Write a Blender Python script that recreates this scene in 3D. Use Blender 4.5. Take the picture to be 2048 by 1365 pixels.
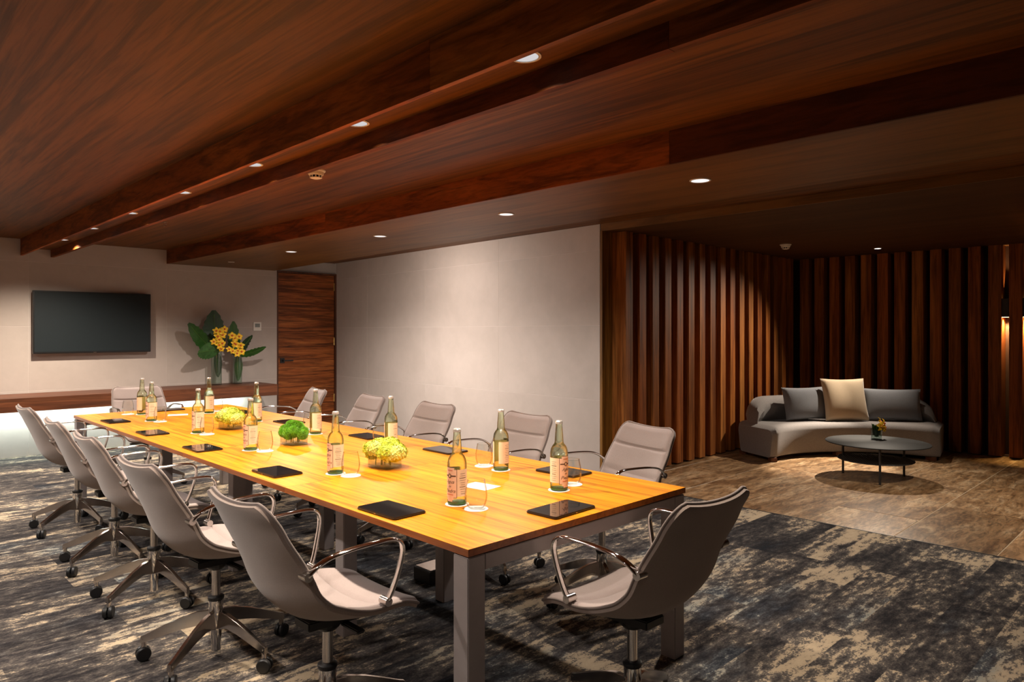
import bpy, bmesh, math, random
from mathutils import Vector, Matrix
R = math.radians; PI = math.pi
random.seed(7)

# ------------------------------------------------------------------ camera, world, exposure
scene = bpy.context.scene
for o in list(bpy.data.objects): bpy.data.objects.remove(o)
COL = scene.collection
F_PX, HOR_Y, YAW, EYE = 1396.0, 664.4, 0.7741, 1.426
cam = bpy.data.cameras.new('camera'); camo = bpy.data.objects.new('camera', cam); COL.objects.link(camo)
cam.sensor_width = 36.0; cam.lens = F_PX / 2048 * 36.0
cam.shift_y = (HOR_Y - 682.5) / 2048.0
cam.clip_start = 0.05
camo.location = (0, 0, EYE); camo.rotation_euler = (R(90), 0, -YAW)
scene.camera = camo
w = bpy.data.worlds.new('world'); scene.world = w; w.use_nodes = True
w.node_tree.nodes['Background'].inputs[0].default_value = (0.9, 0.8, 0.7, 1)
w.node_tree.nodes['Background'].inputs[1].default_value = 0.02
vs = scene.view_settings
vs.view_transform = 'Standard'; vs.look = 'None'; vs.gamma = 1.0; vs.exposure = 1.0; vs.use_curve_mapping = False

# pixel of the 2048x1365 photo -> point on a plane of the room
_fw = Vector((math.sin(YAW), math.cos(YAW), 0)); _rt = Vector((math.cos(YAW), -math.sin(YAW), 0))
def ray(x, y): return _fw + _rt * ((x - 1024) / F_PX) + Vector((0, 0, (HOR_Y - y) / F_PX))
def at_z(x, y, z): d = ray(x, y); return Vector((0, 0, EYE)) + d * ((z - EYE) / d.z)
def at_y(x, y, Y): d = ray(x, y); return Vector((0, 0, EYE)) + d * (Y / d.y)
def at_x(x, y, X): d = ray(x, y); return Vector((0, 0, EYE)) + d * (X / d.x)

# ------------------------------------------------------------------ materials
MATS = {}
class NT:
    def __init__(s, name):
        s.m = bpy.data.materials.new(name); s.m.use_nodes = True; s.t = s.m.node_tree; s.n = s.t.nodes
        s.b = s.n['Principled BSDF']; s.out = s.n['Material Output']; MATS[name] = s.m
    def add(s, typ, **kw):
        n = s.n.new(typ)
        for k, v in kw.items():
            if k.startswith('i_'): n.inputs[k[2:].replace('_', ' ')].default_value = v
            else: setattr(n, k, v)
        return n
    def link(s, a, b): s.t.links.new(a, b)
    def coord(s, scale=(1, 1, 1), rand=0.0, rot=(0, 0, 0)):
        tc = s.add('ShaderNodeTexCoord'); mp = s.add('ShaderNodeMapping'); mp.inputs['Scale'].default_value = scale
        mp.inputs['Rotation'].default_value = rot
        s.link(tc.outputs['Object'], mp.inputs['Vector'])
        if rand:
            oi = s.add('ShaderNodeObjectInfo'); m = s.add('ShaderNodeMath', operation='MULTIPLY'); m.inputs[1].default_value = rand
            s.link(oi.outputs['Random'], m.inputs[0])
            va = s.add('ShaderNodeVectorMath', operation='ADD'); s.link(mp.outputs[0], va.inputs[0]); s.link(m.outputs[0], va.inputs[1])
            return va.outputs[0]
        return mp.outputs[0]
    def noise(s, vec, scale, detail=4, rough=.55, dist=0.0):
        n = s.add('ShaderNodeTexNoise'); n.inputs['Scale'].default_value = scale; n.inputs['Detail'].default_value = detail
        n.inputs['Roughness'].default_value = rough; n.inputs['Distortion'].default_value = dist
        s.link(vec, n.inputs['Vector']); return n.outputs['Fac']
    def ramp(s, fac, stops, interp='LINEAR'):
        r = s.add('ShaderNodeValToRGB'); e = r.color_ramp.elements; r.color_ramp.interpolation = interp
        while len(e) < len(stops): e.new(.5)
        for i, (p, c) in enumerate(stops):
            e[i].position = p; e[i].color = (c[0], c[1], c[2], 1) if not isinstance(c, (int, float)) else (c, c, c, 1)
        s.link(fac, r.inputs[0]); return r.outputs[0]
    def mix(s, a, b, fac, mode='MIX'):
        m = s.add('ShaderNodeMix', data_type='RGBA', blend_type=mode)
        for v, i in ((fac, 0), (a, 6), (b, 7)):
            if hasattr(v, 'links'): s.link(v, m.inputs[i])
            else: m.inputs[i].default_value = v if i == 0 else (*v, 1)
        return m.outputs[2]
    def math(s, op, a, b):
        m = s.add('ShaderNodeMath', operation=op)
        for v, i in ((a, 0), (b, 1)):
            if hasattr(v, 'links'): s.link(v, m.inputs[i])
            else: m.inputs[i].default_value = v
        return m.outputs[0]
    def bump(s, h, strength, dist=.01):
        b = s.add('ShaderNodeBump'); b.inputs['Strength'].default_value = strength; b.inputs['Distance'].default_value = dist
        s.link(h, b.inputs['Height']); s.link(b.outputs[0], s.b.inputs['Normal'])
    def set(s, color=None, rough=None, metal=None, spec=None):
        if color is not None:
            if hasattr(color, 'links'): s.link(color, s.b.inputs['Base Color'])
            else: s.b.inputs['Base Color'].default_value = (*color, 1)
        if rough is not None: s.b.inputs['Roughness'].default_value = rough
        if metal is not None: s.b.inputs['Metallic'].default_value = metal
        if spec is not None: s.b.inputs['Specular IOR Level'].default_value = spec
        return s.m

def plain(name, c, rough=.5, metal=0, spec=.5, nscale=0, namt=.12, bump=0):
    t = NT(name)
    if nscale:
        v = t.coord(); f = t.noise(v, nscale, 5)
        col = t.ramp(f, [(.3, [x * (1 - namt) for x in c]), (.7, [min(1, x * (1 + namt)) for x in c])])
        t.set(col, rough, metal, spec)
        if bump: t.bump(f, bump, .004)
        return t.m
    v = t.coord(); f = t.noise(v, 30, 3)
    col = t.ramp(f, [(.3, [x * .97 for x in c]), (.7, [min(1, x * 1.03) for x in c])])
    return t.set(col, rough, metal, spec)

def wood(name, axis, cols, rough=.4, grain=14, coarse=1.6, rand=0, streak=18, dark=.45, spec=.4, wav=1.2, vary=0.0, gr=(.38, .55)):
    """veneer: cols = dark, mid, light; axis = grain direction"""
    t = NT(name)
    sc = [1.0, 1.0, 1.0]; sc['XYZ'.index(axis)] = 1.0 / streak
    v = t.coord(tuple(sc), rand)
    big = t.noise(v, coarse * 1.4, 3, .5, wav)
    fine = t.noise(v, grain * 4.0, 5, .6, .4)
    med = t.noise(v, grain, 4, .6, .8)
    base = t.ramp(big, [(.28, cols[0]), (.5, cols[1]), (.74, cols[2])])
    g = t.ramp(med, [(gr[0], dark), (gr[1], 1.0)])
    c = t.mix(base, g, .85, 'MULTIPLY')
    g2 = t.ramp(fine, [(gr[0], dark + .15), (gr[1], 1.0)])
    c = t.mix(c, g2, .6, 'MULTIPLY')
    if vary:
        oi = t.add('ShaderNodeObjectInfo')
        hv = t.ramp(oi.outputs['Random'], [(0, (1 - vary, 1 - vary, 1 - vary * .9)), (.3, (1, .82, .72)), (.55, (.95, 1.02, .9)), (.8, (1 + vary * .5, .9, .75)), (1, (1.1, 1.12, 1.1))])
        c = t.mix(c, hv, 1.0, 'MULTIPLY')
    t.set(c, rough, 0, spec); t.bump(med, .05, .002)
    return t.m

MAHO = [(.050, .016, .006), (.115, .036, .012), (.19, .068, .022)]
wood('ceiling_veneer', 'Y', [(.100, .032, .0038), (.170, .057, .0068), (.255, .094, .012)], rough=.50, grain=16, coarse=1.1, streak=26, dark=.42, wav=1.6, gr=(.40, .54), spec=.25)
wood('soffit_veneer', 'Y', [(.105, .043, .0075), (.17, .072, .014), (.235, .105, .022)], rough=.46, grain=9, coarse=.9, streak=10, dark=.6, spec=.3)
wood('fascia_veneer', 'Y', [(.11, .027, .0045), (.225, .060, .0095), (.33, .100, .018)], rough=.55, grain=15, coarse=2.0, streak=8, dark=.38, rand=40, vary=.3, spec=.2)
wood('fin_lit_veneer', 'Y', [(.20, .052, .006), (.38, .108, .013), (.52, .17, .024)], rough=.55, grain=15, coarse=2.0, streak=8, dark=.40, rand=40, vary=.2, spec=.2)  # fascia veneer brightened: the light on the fin face is in the colour
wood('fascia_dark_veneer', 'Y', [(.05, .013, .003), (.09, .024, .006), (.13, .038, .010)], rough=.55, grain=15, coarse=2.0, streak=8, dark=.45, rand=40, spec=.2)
wood('lounge_ceiling_veneer', 'Y', [(.05, .020, .006), (.075, .030, .009), (.10, .042, .014)], rough=.6, grain=7, streak=9, dark=.8, spec=.15)
wood('slat_wood', 'Z', [(.18, .052, .011), (.32, .105, .022), (.46, .18, .045)], rough=.55, grain=24, coarse=5, streak=22, rand=60, dark=.42, vary=.25, spec=.2)
wood('jamb_wood', 'Z', [(.15, .062, .010), (.26, .115, .02), (.38, .19, .04)], rough=.5, grain=22, coarse=4, streak=22, dark=.45, spec=.25)
wood('backing_wood', 'Z', [(.03, .010, .006), (.05, .018, .010), (.07, .026, .014)], rough=.6, grain=20, streak=20, dark=.6)
wood('door_wood', 'X', [(.15, .038, .008), (.32, .085, .018), (.46, .15, .038)], rough=.45, grain=20, coarse=9, streak=16, dark=.30, wav=2.0, spec=.3)
wood('door_frame_wood', 'Z', [(.08, .026, .012), (.12, .04, .018), (.16, .06, .026)], rough=.45, grain=20, streak=20)
wood('console_wood', 'X', [(.085, .024, .009), (.14, .042, .015), (.20, .066, .025)], rough=.45, grain=14, coarse=4, streak=16, dark=.42)
wood('table_teak', 'Y', [(.56, .165, .005), (.70, .235, .008), (.82, .30, .012)], rough=.36, grain=34, coarse=3, streak=34, dark=.50, rand=17, spec=.2, gr=(.40, .50))
wood('table_edge', 'Y', [(.34, .085, .010), (.44, .115, .014), (.52, .15, .02)], rough=.38, grain=26, streak=20, dark=.6)
wood('foot_wood', 'X', [(.16, .05, .02), (.2, .07, .03), (.24, .09, .04)], rough=.5)

# wall panels: warm grey plaster-like porcelain
t = NT('wall_panel'); v = t.coord((1, 1, 1), 9)
a = t.noise(v, 1.6, 5, .6, .6); b = t.noise(v, 9, 5, .6)
c = t.ramp(a, [(.3, (.45, .385, .345)), (.7, (.50, .43, .39))]); c = t.mix(c, t.ramp(b, [(.35, .93), (.65, 1.0)]), .6, 'MULTIPLY')
t.set(c, .62, 0, .3); t.bump(b, .03, .002)
plain('wall_joint', (.66, .60, .56), .7)
plain('plain_wall', (.42, .37, .33), .8, nscale=2)

# carpet: stretched blotches along X, plank by plank
t = NT('carpet')
tc = t.add('ShaderNodeTexCoord')
sep = t.add('ShaderNodeSeparateXYZ'); t.link(tc.outputs['Object'], sep.inputs[0])
cy = t.math('FLOOR', t.math('DIVIDE', sep.outputs['Y'], .25), 0)
wn0 = t.add('ShaderNodeTexWhiteNoise', noise_dimensions='1D'); t.link(cy, wn0.inputs['W'])
cx = t.math('FLOOR', t.math('ADD', sep.outputs['X'], wn0.outputs['Value']), 0)
cmb = t.add('ShaderNodeCombineXYZ'); t.link(cx, cmb.inputs[0]); t.link(cy, cmb.inputs[1])
wn = t.add('ShaderNodeTexWhiteNoise', noise_dimensions='2D'); t.link(cmb.outputs[0], wn.inputs['Vector'])
off = t.add('ShaderNodeVectorMath', operation='SCALE'); t.link(wn.outputs['Color'], off.inputs[0]); off.inputs['Scale'].default_value = .5
va = t.add('ShaderNodeVectorMath', operation='ADD'); t.link(tc.outputs['Object'], va.inputs[0]); t.link(off.outputs[0], va.inputs[1])
def mpn(sc, src):
    q = t.add('ShaderNodeMapping'); q.inputs['Scale'].default_value = sc; t.link(src, q.inputs[0]); return q.outputs[0]
raw = tc.outputs['Object']
n1 = t.noise(mpn((.34, 1.0, 1), va.outputs[0]), 2.7, 8, .64, .6)       # patches
n2 = t.noise(mpn((.75, 1, 1), raw), 120, 3, .65)                        # tufts
n3 = t.noise(mpn((.07, 1.0, 1), raw), 16, 4, .6, .2)                    # brushed streaks
n4 = t.noise(mpn((.5, 1.0, 1), va.outputs[0]), 1.9, 4, .6)              # blue tint
n5 = t.noise(mpn((.5, 1, 1), raw), 26, 5, .7)                           # speckle
jit = t.math('ADD', t.math('MULTIPLY', t.math('SUBTRACT', n2, .5), .22), t.math('MULTIPLY', t.math('SUBTRACT', n5, .5), .52))
val = t.math('ADD', t.math('ADD', t.math('MULTIPLY', n1, .74), t.math('MULTIPLY', n3, .26)), jit)
c = t.ramp(val, [(.36, (.018, .017, .019)), (.44, (.042, .037, .037)), (.50, (.085, .074, .067)), (.545, (.15, .128, .108)), (.572, (.44, .345, .235)), (.75, (.52, .41, .28))])
bl = t.ramp(t.math('ADD', n4, t.math('MULTIPLY', jit, .5)), [(.54, (1, 1, 1)), (.64, (.50, .72, 1.0))])
c = t.mix(c, bl, .7, 'MULTIPLY')
t.set(c, .95, 0, .1); t.bump(n2, .35, .004)

# travertine-like stone, each tile its own vein offset
t = NT('stone_tile'); v = t.coord((.28, 1, 1), 30)
a = t.noise(v, 3.4, 8, .64, 2.6); b = t.noise(v, 20, 6, .68, 1.4); e = t.noise(v, 60, 4, .6, .6)
c = t.ramp(a, [(.28, (.12, .056, .022)), (.42, (.30, .165, .072)), (.55, (.46, .28, .14)), (.66, (.66, .46, .27)), (.72, (.40, .23, .11))])
c = t.mix(c, t.ramp(b, [(.40, .34), (.56, 1.0)]), .8, 'MULTIPLY')
c = t.mix(c, t.ramp(e, [(.38, .6), (.55, 1.0)]), .5, 'MULTIPLY')
oi = t.add('ShaderNodeObjectInfo'); c = t.mix(c, t.ramp(oi.outputs['Random'], [(0, .75), (1, 1.15)]), 1.0, 'MULTIPLY')
t.set(c, .34, 0, .45)
plain('grout', (.50, .38, .25), .8)

# upholstery
def fabric(name, c, amt=.14, sc=260, rough=.9):
    t = NT(name); v = t.coord(); f = t.noise(v, sc, 3, .7); g = t.noise(v, 5, 3)
    col = t.ramp(f, [(.3, [x * (1 - amt) for x in c]), (.7, [min(1, x * (1 + amt)) for x in c])])
    col = t.mix(col, t.ramp(g, [(.3, .94), (.7, 1.02)]), .8, 'MULTIPLY')
    t.set(col, rough, 0, .15); t.b.inputs['Sheen Weight'].default_value = .25; t.b.inputs['Sheen Roughness'].default_value = .5
    t.bump(f, .18, .002); return t.m
fabric('chair_fabric', (.325, .262, .245), .08)
fabric('chair_shell_fabric', (.31, .240, .205), .08)
fabric('chair_piping', (.25, .20, .18), .06)
fabric('sofa_fabric', (.215, .195, .185), .28, 190)
fabric('cushion_grey', (.19, .195, .21), .15, 190)
fabric('cushion_beige', (.52, .40, .27), .08, 220)

plain('chrome', (.82, .80, .78), .07, 1.0)
plain('chrome_soft', (.66, .61, .57), .14, 1.0)
plain('brushed_steel', (.62, .58, .55), .22, 1.0)
plain('black_plastic', (.010, .010, .011), .42)
plain('tablet_black', (.012, .012, .013), .30)
plain('tablet_glass', (.010, .010, .011), .04, 0, .7)
plain('tv_black', (.008, .008, .009), .35)
plain('tv_screen', (.012, .0175, .0205), .55, 0, .2)
plain('leg_paint', (.34, .295, .285), .45)
plain('white_plastic', (.78, .75, .70), .45)
plain('paper_white', (.85, .83, .80), .75)
plain('card_grey', (.66, .62, .60), .6)
plain('cap_metal', (.85, .80, .74), .25, .6)
plain('label_cream', (.86, .66, .46), .7)
plain('label_pink', (.84, .60, .44), .7)
plain('label_ink', (.08, .045, .03), .6)
plain('label_red', (.62, .18, .09), .6)
plain('screen_grey', (.22, .24, .23), .3)
plain('dark_metal', (.035, .032, .030), .40, .3)
plain('table_black', (.011, .0105, .0095), .6, 0, .18)
plain('leaf_dark', (.012, .045, .013), .42, nscale=14, namt=.35)
plain('leaf_mid', (.023, .088, .010), .42, nscale=14, namt=.35)
plain('leaf_pale', (.05, .15, .04), .5, nscale=22, namt=.4)
plain('stem_green', (.09, .20, .03), .5)
plain('orchid_yellow', (.86, .50, .02), .5, nscale=60, namt=.25)
plain('orchid_lip', (.55, .10, .02), .5)
plain('hydrangea', (.46, .52, .030), .6, nscale=55, namt=.3)
plain('hydrangea_pale', (.60, .62, .13), .6, nscale=55, namt=.2)
plain('pompon_green', (.13, .33, .008), .6, nscale=45, namt=.35)
plain('gold', (.55, .36, .12), .3, 1)

def glass(name, tint, gloss=.06, rough=.02):
    t = NT(name)
    tr = t.add('ShaderNodeBsdfTransparent'); tr.inputs[0].default_value = (*tint, 1)
    gl = t.add('ShaderNodeBsdfGlossy'); gl.inputs['Roughness'].default_value = rough
    lw = t.add('ShaderNodeLayerWeight'); lw.inputs['Blend'].default_value = .12
    f = t.math('ADD', t.math('MULTIPLY', lw.outputs['Fresnel'], .48), gloss)
    mx = t.add('ShaderNodeMixShader'); t.link(f, mx.inputs[0]); t.link(tr.outputs[0], mx.inputs[1]); t.link(gl.outputs[0], mx.inputs[2])
    t.link(mx.outputs[0], t.out.inputs['Surface']); return t.m
glass('clear_glass', (.97, .98, .97), .03)
glass('vase_glass', (.84, .90, .87), .06)
t = NT('bottle_glass')
tr = t.add('ShaderNodeBsdfTransparent'); tr.inputs[0].default_value = (.92, .985, .86, 1)
rf = t.add('ShaderNodeBsdfRefraction'); rf.inputs['Color'].default_value = (.92, .98, .80, 1); rf.inputs['IOR'].default_value = 1.18; rf.inputs['Roughness'].default_value = .02
gl = t.add('ShaderNodeBsdfGlossy'); gl.inputs['Roughness'].default_value = .04
lw = t.add('ShaderNodeLayerWeight'); lw.inputs['Blend'].default_value = .25
m1 = t.add('ShaderNodeMixShader'); m1.inputs[0].default_value = .45; t.link(tr.outputs[0], m1.inputs[1]); t.link(rf.outputs[0], m1.inputs[2])
m2 = t.add('ShaderNodeMixShader'); t.link(t.math('ADD', t.math('MULTIPLY', lw.outputs['Fresnel'], .8), .03), m2.inputs[0]); t.link(m1.outputs[0], m2.inputs[1]); t.link(gl.outputs[0], m2.inputs[2])
t.link(m2.outputs[0], t.out.inputs['Surface'])
plain('bottle_foot_glass', (.03, .22, .07), .08, 0, .7)

def emit(name, c, s):
    t = NT(name); e = t.add('ShaderNodeEmission'); e.inputs[0].default_value = (*c, 1); e.inputs[1].default_value = s
    t.link(e.outputs[0], t.out.inputs['Surface']); return t.m
emit('lamp_lens', (1, .95, .95), .33)
emit('lamp_lens_soffit', (1, .95, .93), .6)
emit('lamp_lens_bright', (1, .93, .85), 4.0)
emit('sconce_lens', (1, .70, .30), 8.0)
emit('led_strip', (.86, 1.0, .95), 3.0)
M = MATS

# ------------------------------------------------------------------ mesh helpers
class MB:
    def __init__(s): s.v = []; s.f = []; s.X = None
    def _add(s, vs, fs):
        o = len(s.v)
        s.v += [tuple(s.X @ Vector(p)) if s.X else tuple(p) for p in vs]
        s.f += [tuple(i + o for i in f) for f in fs]; return s
    def box(s, x0, x1, y0, y1, z0, z1):
        return s._add([(x0, y0, z0), (x1, y0, z0), (x1, y1, z0), (x0, y1, z0), (x0, y0, z1), (x1, y0, z1), (x1, y1, z1), (x0, y1, z1)],
                      [(0, 3, 2, 1), (4, 5, 6, 7), (0, 1, 5, 4), (1, 2, 6, 5), (2, 3, 7, 6), (3, 0, 4, 7)])
    def prism(s, poly, z0, z1):
        n = len(poly); vs = [(x, y, z0) for x, y in poly] + [(x, y, z1) for x, y in poly]
        fs = [tuple(reversed(range(n))), tuple(range(n, 2 * n))] + [(i, (i + 1) % n, n + (i + 1) % n, n + i) for i in range(n)]
        return s._add(vs, fs)
    def lathe(s, prof, seg=24, c=(0, 0, 0), cap0=True, cap1=True):
        vs = []; fs = []; n = len(prof)
        for r, z in prof:
            for k in range(seg):
                a = 2 * PI * k / seg; vs.append((c[0] + r * math.cos(a), c[1] + r * math.sin(a), c[2] + z))
        for i in range(n - 1):
            for k in range(seg):
                k2 = (k + 1) % seg; fs.append((i * seg + k, i * seg + k2, (i + 1) * seg + k2, (i + 1) * seg + k))
        if cap0: fs.append(tuple(reversed(range(seg))))
        if cap1: fs.append(tuple(range((n - 1) * seg, n * seg)))
        return s._add(vs, fs)
    def cyl(s, c, r, z0, z1, seg=20): return s.lathe([(r, z0), (r, z1)], seg, c)
    def sweep(s, pts, prof, binorm=None, closed=False, cap=True):
        """prof: list of (a,b) in (normal, binormal) or function i-> list"""
        pts = [Vector(p) for p in pts]; n = len(pts); vs = []; fs = []; m = None
        prevn = None
        for i in range(n):
            if closed: tg = (pts[(i + 1) % n] - pts[i - 1])
            else: tg = pts[min(i + 1, n - 1)] - pts[max(i - 1, 0)]
            tg.normalize()
            if binorm is not None:
                b = Vector(binorm); b = (b - tg * b.dot(tg)).normalized(); nn = b.cross(tg)
            else:
                if prevn is None:
                    up = Vector((0, 0, 1)) if abs(tg.z) < .9 else Vector((1, 0, 0)); nn = (up - tg * up.dot(tg)).normalized()
                else: nn = (prevn - tg * prevn.dot(tg)).normalized()
                prevn = nn; b = tg.cross(nn)
            pr = prof(i) if callable(prof) else prof; m = len(pr)
            vs += [tuple(pts[i] + nn * p[0] + b * p[1]) for p in pr]
        rng = n if closed else n - 1
        for i in range(rng):
            for k in range(m):
                k2 = (k + 1) % m; i2 = (i + 1) % n
                fs.append((i * m + k, i * m + k2, i2 * m + k2, i2 * m + k))
        if cap and not closed: fs += [tuple(reversed(range(m))), tuple(range((n - 1) * m, n * m))]
        return s._add(vs, fs)
    def tube(s, pts, r, seg=8, closed=False, binorm=None):
        return s.sweep(pts, [(r * math.cos(2 * PI * k / seg), r * math.sin(2 * PI * k / seg)) for k in range(seg)], binorm, closed)
    def grid(s, fn, nu, nv, cu=False, cv=False):
        vs = [tuple(fn(i, j)) for i in range(nu) for j in range(nv)]; fs = []
        for i in range(nu if cu else nu - 1):
            for j in range(nv if cv else nv - 1):
                i2 = (i + 1) % nu; j2 = (j + 1) % nv; fs.append((i * nv + j, i2 * nv + j, i2 * nv + j2, i * nv + j2))
        return s._add(vs, fs)
    def mesh(s, name, mat, smooth=False, bevel=0, seg=2, fix=True):
        me = bpy.data.meshes.new(name); me.from_pydata(s.v, [], s.f)
        bm = bmesh.new(); bm.from_mesh(me)
        if fix: bmesh.ops.recalc_face_normals(bm, faces=bm.faces)
        if bevel:
            ed = [e for e in bm.edges if len(e.link_faces) == 2 and e.calc_face_angle(0) > R(35)]
            bmesh.ops.bevel(bm, geom=ed, offset=bevel, segments=seg, affect='EDGES', clamp_overlap=True)
        bm.to_mesh(me); bm.free()
        me.materials.append(M[mat])
        if smooth:
            for p in me.polygons: p.use_smooth = True
            if smooth != 'all':
                try: me.set_sharp_from_angle(angle=R(40))
                except Exception: pass
        return me
    def build(s, name, mat, parent=None, **kw):
        return link(name, s.mesh(name, mat, **kw), parent)
def link(name, data, parent=None):
    o = bpy.data.objects.new(name, data); COL.objects.link(o)
    if parent: o.parent = parent
    return o
def tag(o, label, cat, group=None):
    o['label'] = label; o['category'] = cat
    if group: o['group'] = group
    return o
def empty(name, loc=(0, 0, 0), rz=0.0):
    o = bpy.data.objects.new(name, None); COL.objects.link(o); o.location = loc; o.rotation_euler = (0, 0, rz); o.empty_display_size = .1; return o
def thing(name, label, cat, loc=(0, 0, 0), rz=0.0, group=None): return tag(empty(name, loc, rz), label, cat, group)
def struct(o): o['kind'] = 'structure'; return o
def copy_tree(o, parent=None):
    c = o.copy(); COL.objects.link(c); c.parent = parent
    if o.type == 'LIGHT': c.data = o.data
    for ch in list(o.children): copy_tree(ch, c)
    return c
def catmull(P, n):
    P = [Vector(p) for p in P]; Q = [P[0] * 2 - P[1]] + P + [P[-1] * 2 - P[-2]]; out = []
    m = len(P) - 1
    for k in range(n):
        tt = k / (n - 1) * m; i = min(int(tt), m - 1); u = tt - i
        a, b, c, d = Q[i], Q[i + 1], Q[i + 2], Q[i + 3]
        out.append(.5 * ((2 * b) + (c - a) * u + (2 * a - 5 * b + 4 * c - d) * u * u + (3 * b - a - 3 * c + d) * u ** 3))
    return out
def spot(name, parent, loc, energy, angle, color, size=.03, blend=.5, aim=None):
    l = bpy.data.lights.new(name, 'SPOT'); l.energy = energy; l.spot_size = R(angle); l.spot_blend = blend; l.color = color; l.shadow_soft_size = size
    o = link(name, l, parent); o.location = loc
    if aim is not None:
        o.rotation_euler = Vector(aim).to_track_quat('-Z', 'Y').to_euler()
    return o
def area(name, parent, loc, energy, sx, sy, color, aim=(0, 0, -1), spread=180):
    l = bpy.data.lights.new(name, 'AREA'); l.shape = 'RECTANGLE'; l.size = sx; l.size_y = sy; l.energy = energy; l.color = color; l.spread = R(spread)
    o = link(name, l, parent); o.location = loc; o.rotation_euler = Vector(aim).to_track_quat('-Z', 'Y').to_euler(); return o

WARM = (1.0, .86, .70); NEUT = (1.0, .89, .80); COOL = (.82, 1.0, .95)
ZC = 2.49          # main ceiling
ZS = 2.313         # dropped soffit
ZB = 2.30          # bottom of the slotted beam
ZL = 2.42          # lounge ceiling
YT = 9.62          # screen wall
XB = 5.30          # carpet / stone boundary

# ------------------------------------------------------------------ the shell of the room
fl = MB().prism([(-3.2, -3.2), (XB, -3.2), (XB, 4.30), (5.9, 4.30), (5.9, 9.9), (-3.2, 9.9)], -.06, 0).build('floor', 'carpet'); struct(fl)
fl2 = MB().prism([(XB, -3.2), (10.4, -3.2), (10.4, 4.6), (5.9, 4.6), (5.9, 4.30), (XB, 4.30)], -.06, -.0003).build('floor_lounge', 'grout'); struct(fl2)
ce = MB().box(-3.2, 5.9, -3.2, 9.9, ZC, 2.62).build('ceiling', 'ceiling_veneer'); struct(ce)
cl = MB().box(5.45, 10.4, -3.2, 4.6, ZL, 2.75).build('ceiling_lounge', 'lounge_ceiling_veneer'); struct(cl)
MB().box(5.435, 5.45, -3.2, 4.31, ZL, ZC).build('fascia_board', 'soffit_veneer', cl)
struct(MB().box(-3.2, -3.1, -3.2, 9.9, 0, 2.6).build('wall_left', 'plain_wall'))
struct(MB().box(-3.1, 10.4, -3.2, -3.1, 0, 2.6).build('wall_front', 'plain_wall'))
struct(MB().box(XB - .006, XB + .006, -3.1, 4.30, 0, .0025).build('trim_1', 'dark_metal'))

# stone tiles
tile_me = MB().box(0, 1.194, 0, .594, -.012, .0015).mesh('tile', 'stone_tile', bevel=.0015, seg=1)
row = 0; y = 4.35 - .6
y0 = 1.62 - .6 * 5
for r in range(12):
    yy = y0 + .6 * r
    if yy > 4.3: break
    xo = XB + .008 - (.6 if r % 2 else 0.0)
    for k in range(5):
        xa = xo + 1.2 * k; xb_ = min(xa + 1.194, 10.0); ya = yy; yb = min(yy + .594, 4.295); xa2 = max(xa, XB + .008)
        if xb_ - xa2 < .05 or yb - ya < .03: continue
        if xa2 == xa and xb_ == xa + 1.194 and yb == yy + .594:
            o = link('tile', tile_me, fl2); o.location = (xa, ya, 0)
        else:
            o = MB().box(0, xb_ - xa2, 0, yb - ya, -.012, .0015).build('tile', 'stone_tile', fl2, bevel=.0015, seg=1); o.location = (xa2, ya, 0)

# screen wall: large panels on a backing
wb = struct(MB().box(-3.1, 5.75, 9.70, 9.8, 0, 2.6).build('wall_back', 'plain_wall'))
xs = [-3.1, -1.36, .138, 1.635, 3.13, 4.638]; zs = [0, .748, 1.49, 2.235, ZC]
for i in range(5):
    for j in range(4):
        MB().box(xs[i] + .0011, xs[i + 1] - .0011, YT, 9.70, zs[j] + .0011, zs[j + 1] - .0011).build('panel', 'wall_panel', wb, bevel=.0008, seg=1)
MB().box(-3.0, 4.634, YT + .0012, 9.70, .002, ZC).build('joint_filler', 'wall_joint', wb)

# grey side wall (runs very slightly out of square)
def gx(y): return 5.43 + (y - 4.31) * (5.615 - 5.43) / (9.62 - 4.31)
wr = struct(MB().prism([(gx(4.315) + .0015, 4.315), (gx(9.69) + .0015, 9.69), (5.95, 9.69), (5.95, 4.315)], 0, 2.6).build('wall_right', 'wall_joint'))
ys = [4.315, 5.828, 7.28, 8.72, 9.655]
for i in range(4):
    for j in range(4):
        a, b = ys[i] + .0012, ys[i + 1] - .0012
        MB().prism([(gx(a), a), (gx(b), b), (gx(b) + .012, b), (gx(a) + .012, a)], zs[j] + .0011, zs[j + 1] - .0011).build('panel', 'wall_panel', wr, bevel=.0008, seg=1)

# timber jamb at the end of the grey wall
struct(MB().box(5.43, 5.64, 4.285, 4.314, 0, ZL).build('trim_2', 'jamb_wood'))

# slatted lounge walls
wl = struct(MB().box(5.6, 10.3, 4.34, 4.45, 0, 2.6).build('wall_lounge_far', 'backing_wood'))
slat_me = MB().box(-.058, .058, 0, .215, .012, ZL - .002).mesh('slat', 'slat_wood', bevel=.002, seg=1)
for k in range(17):
    o = link('slat', slat_me, wl); o.location = (5.65 + .2300 * k, 4.12 + .0, 0)
wl2 = struct(MB().box(9.74, 9.84, -3.1, 4.34, 0, 2.6).build('wall_lounge_right', 'backing_wood'))
slat2 = MB().box(0, .23, 0, .125, .012, ZL - .002).mesh('slat', 'slat_wood', bevel=.002, seg=1)
for k in range(24):
    o = link('slat', slat2, wl2); o.location = (9.5, 3.954 - .1975 * k, 0)
MB().box(9.62, 9.74, -3.1, 4.33, .0, .012).build('skirting', 'backing_wood', wl2)

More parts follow.
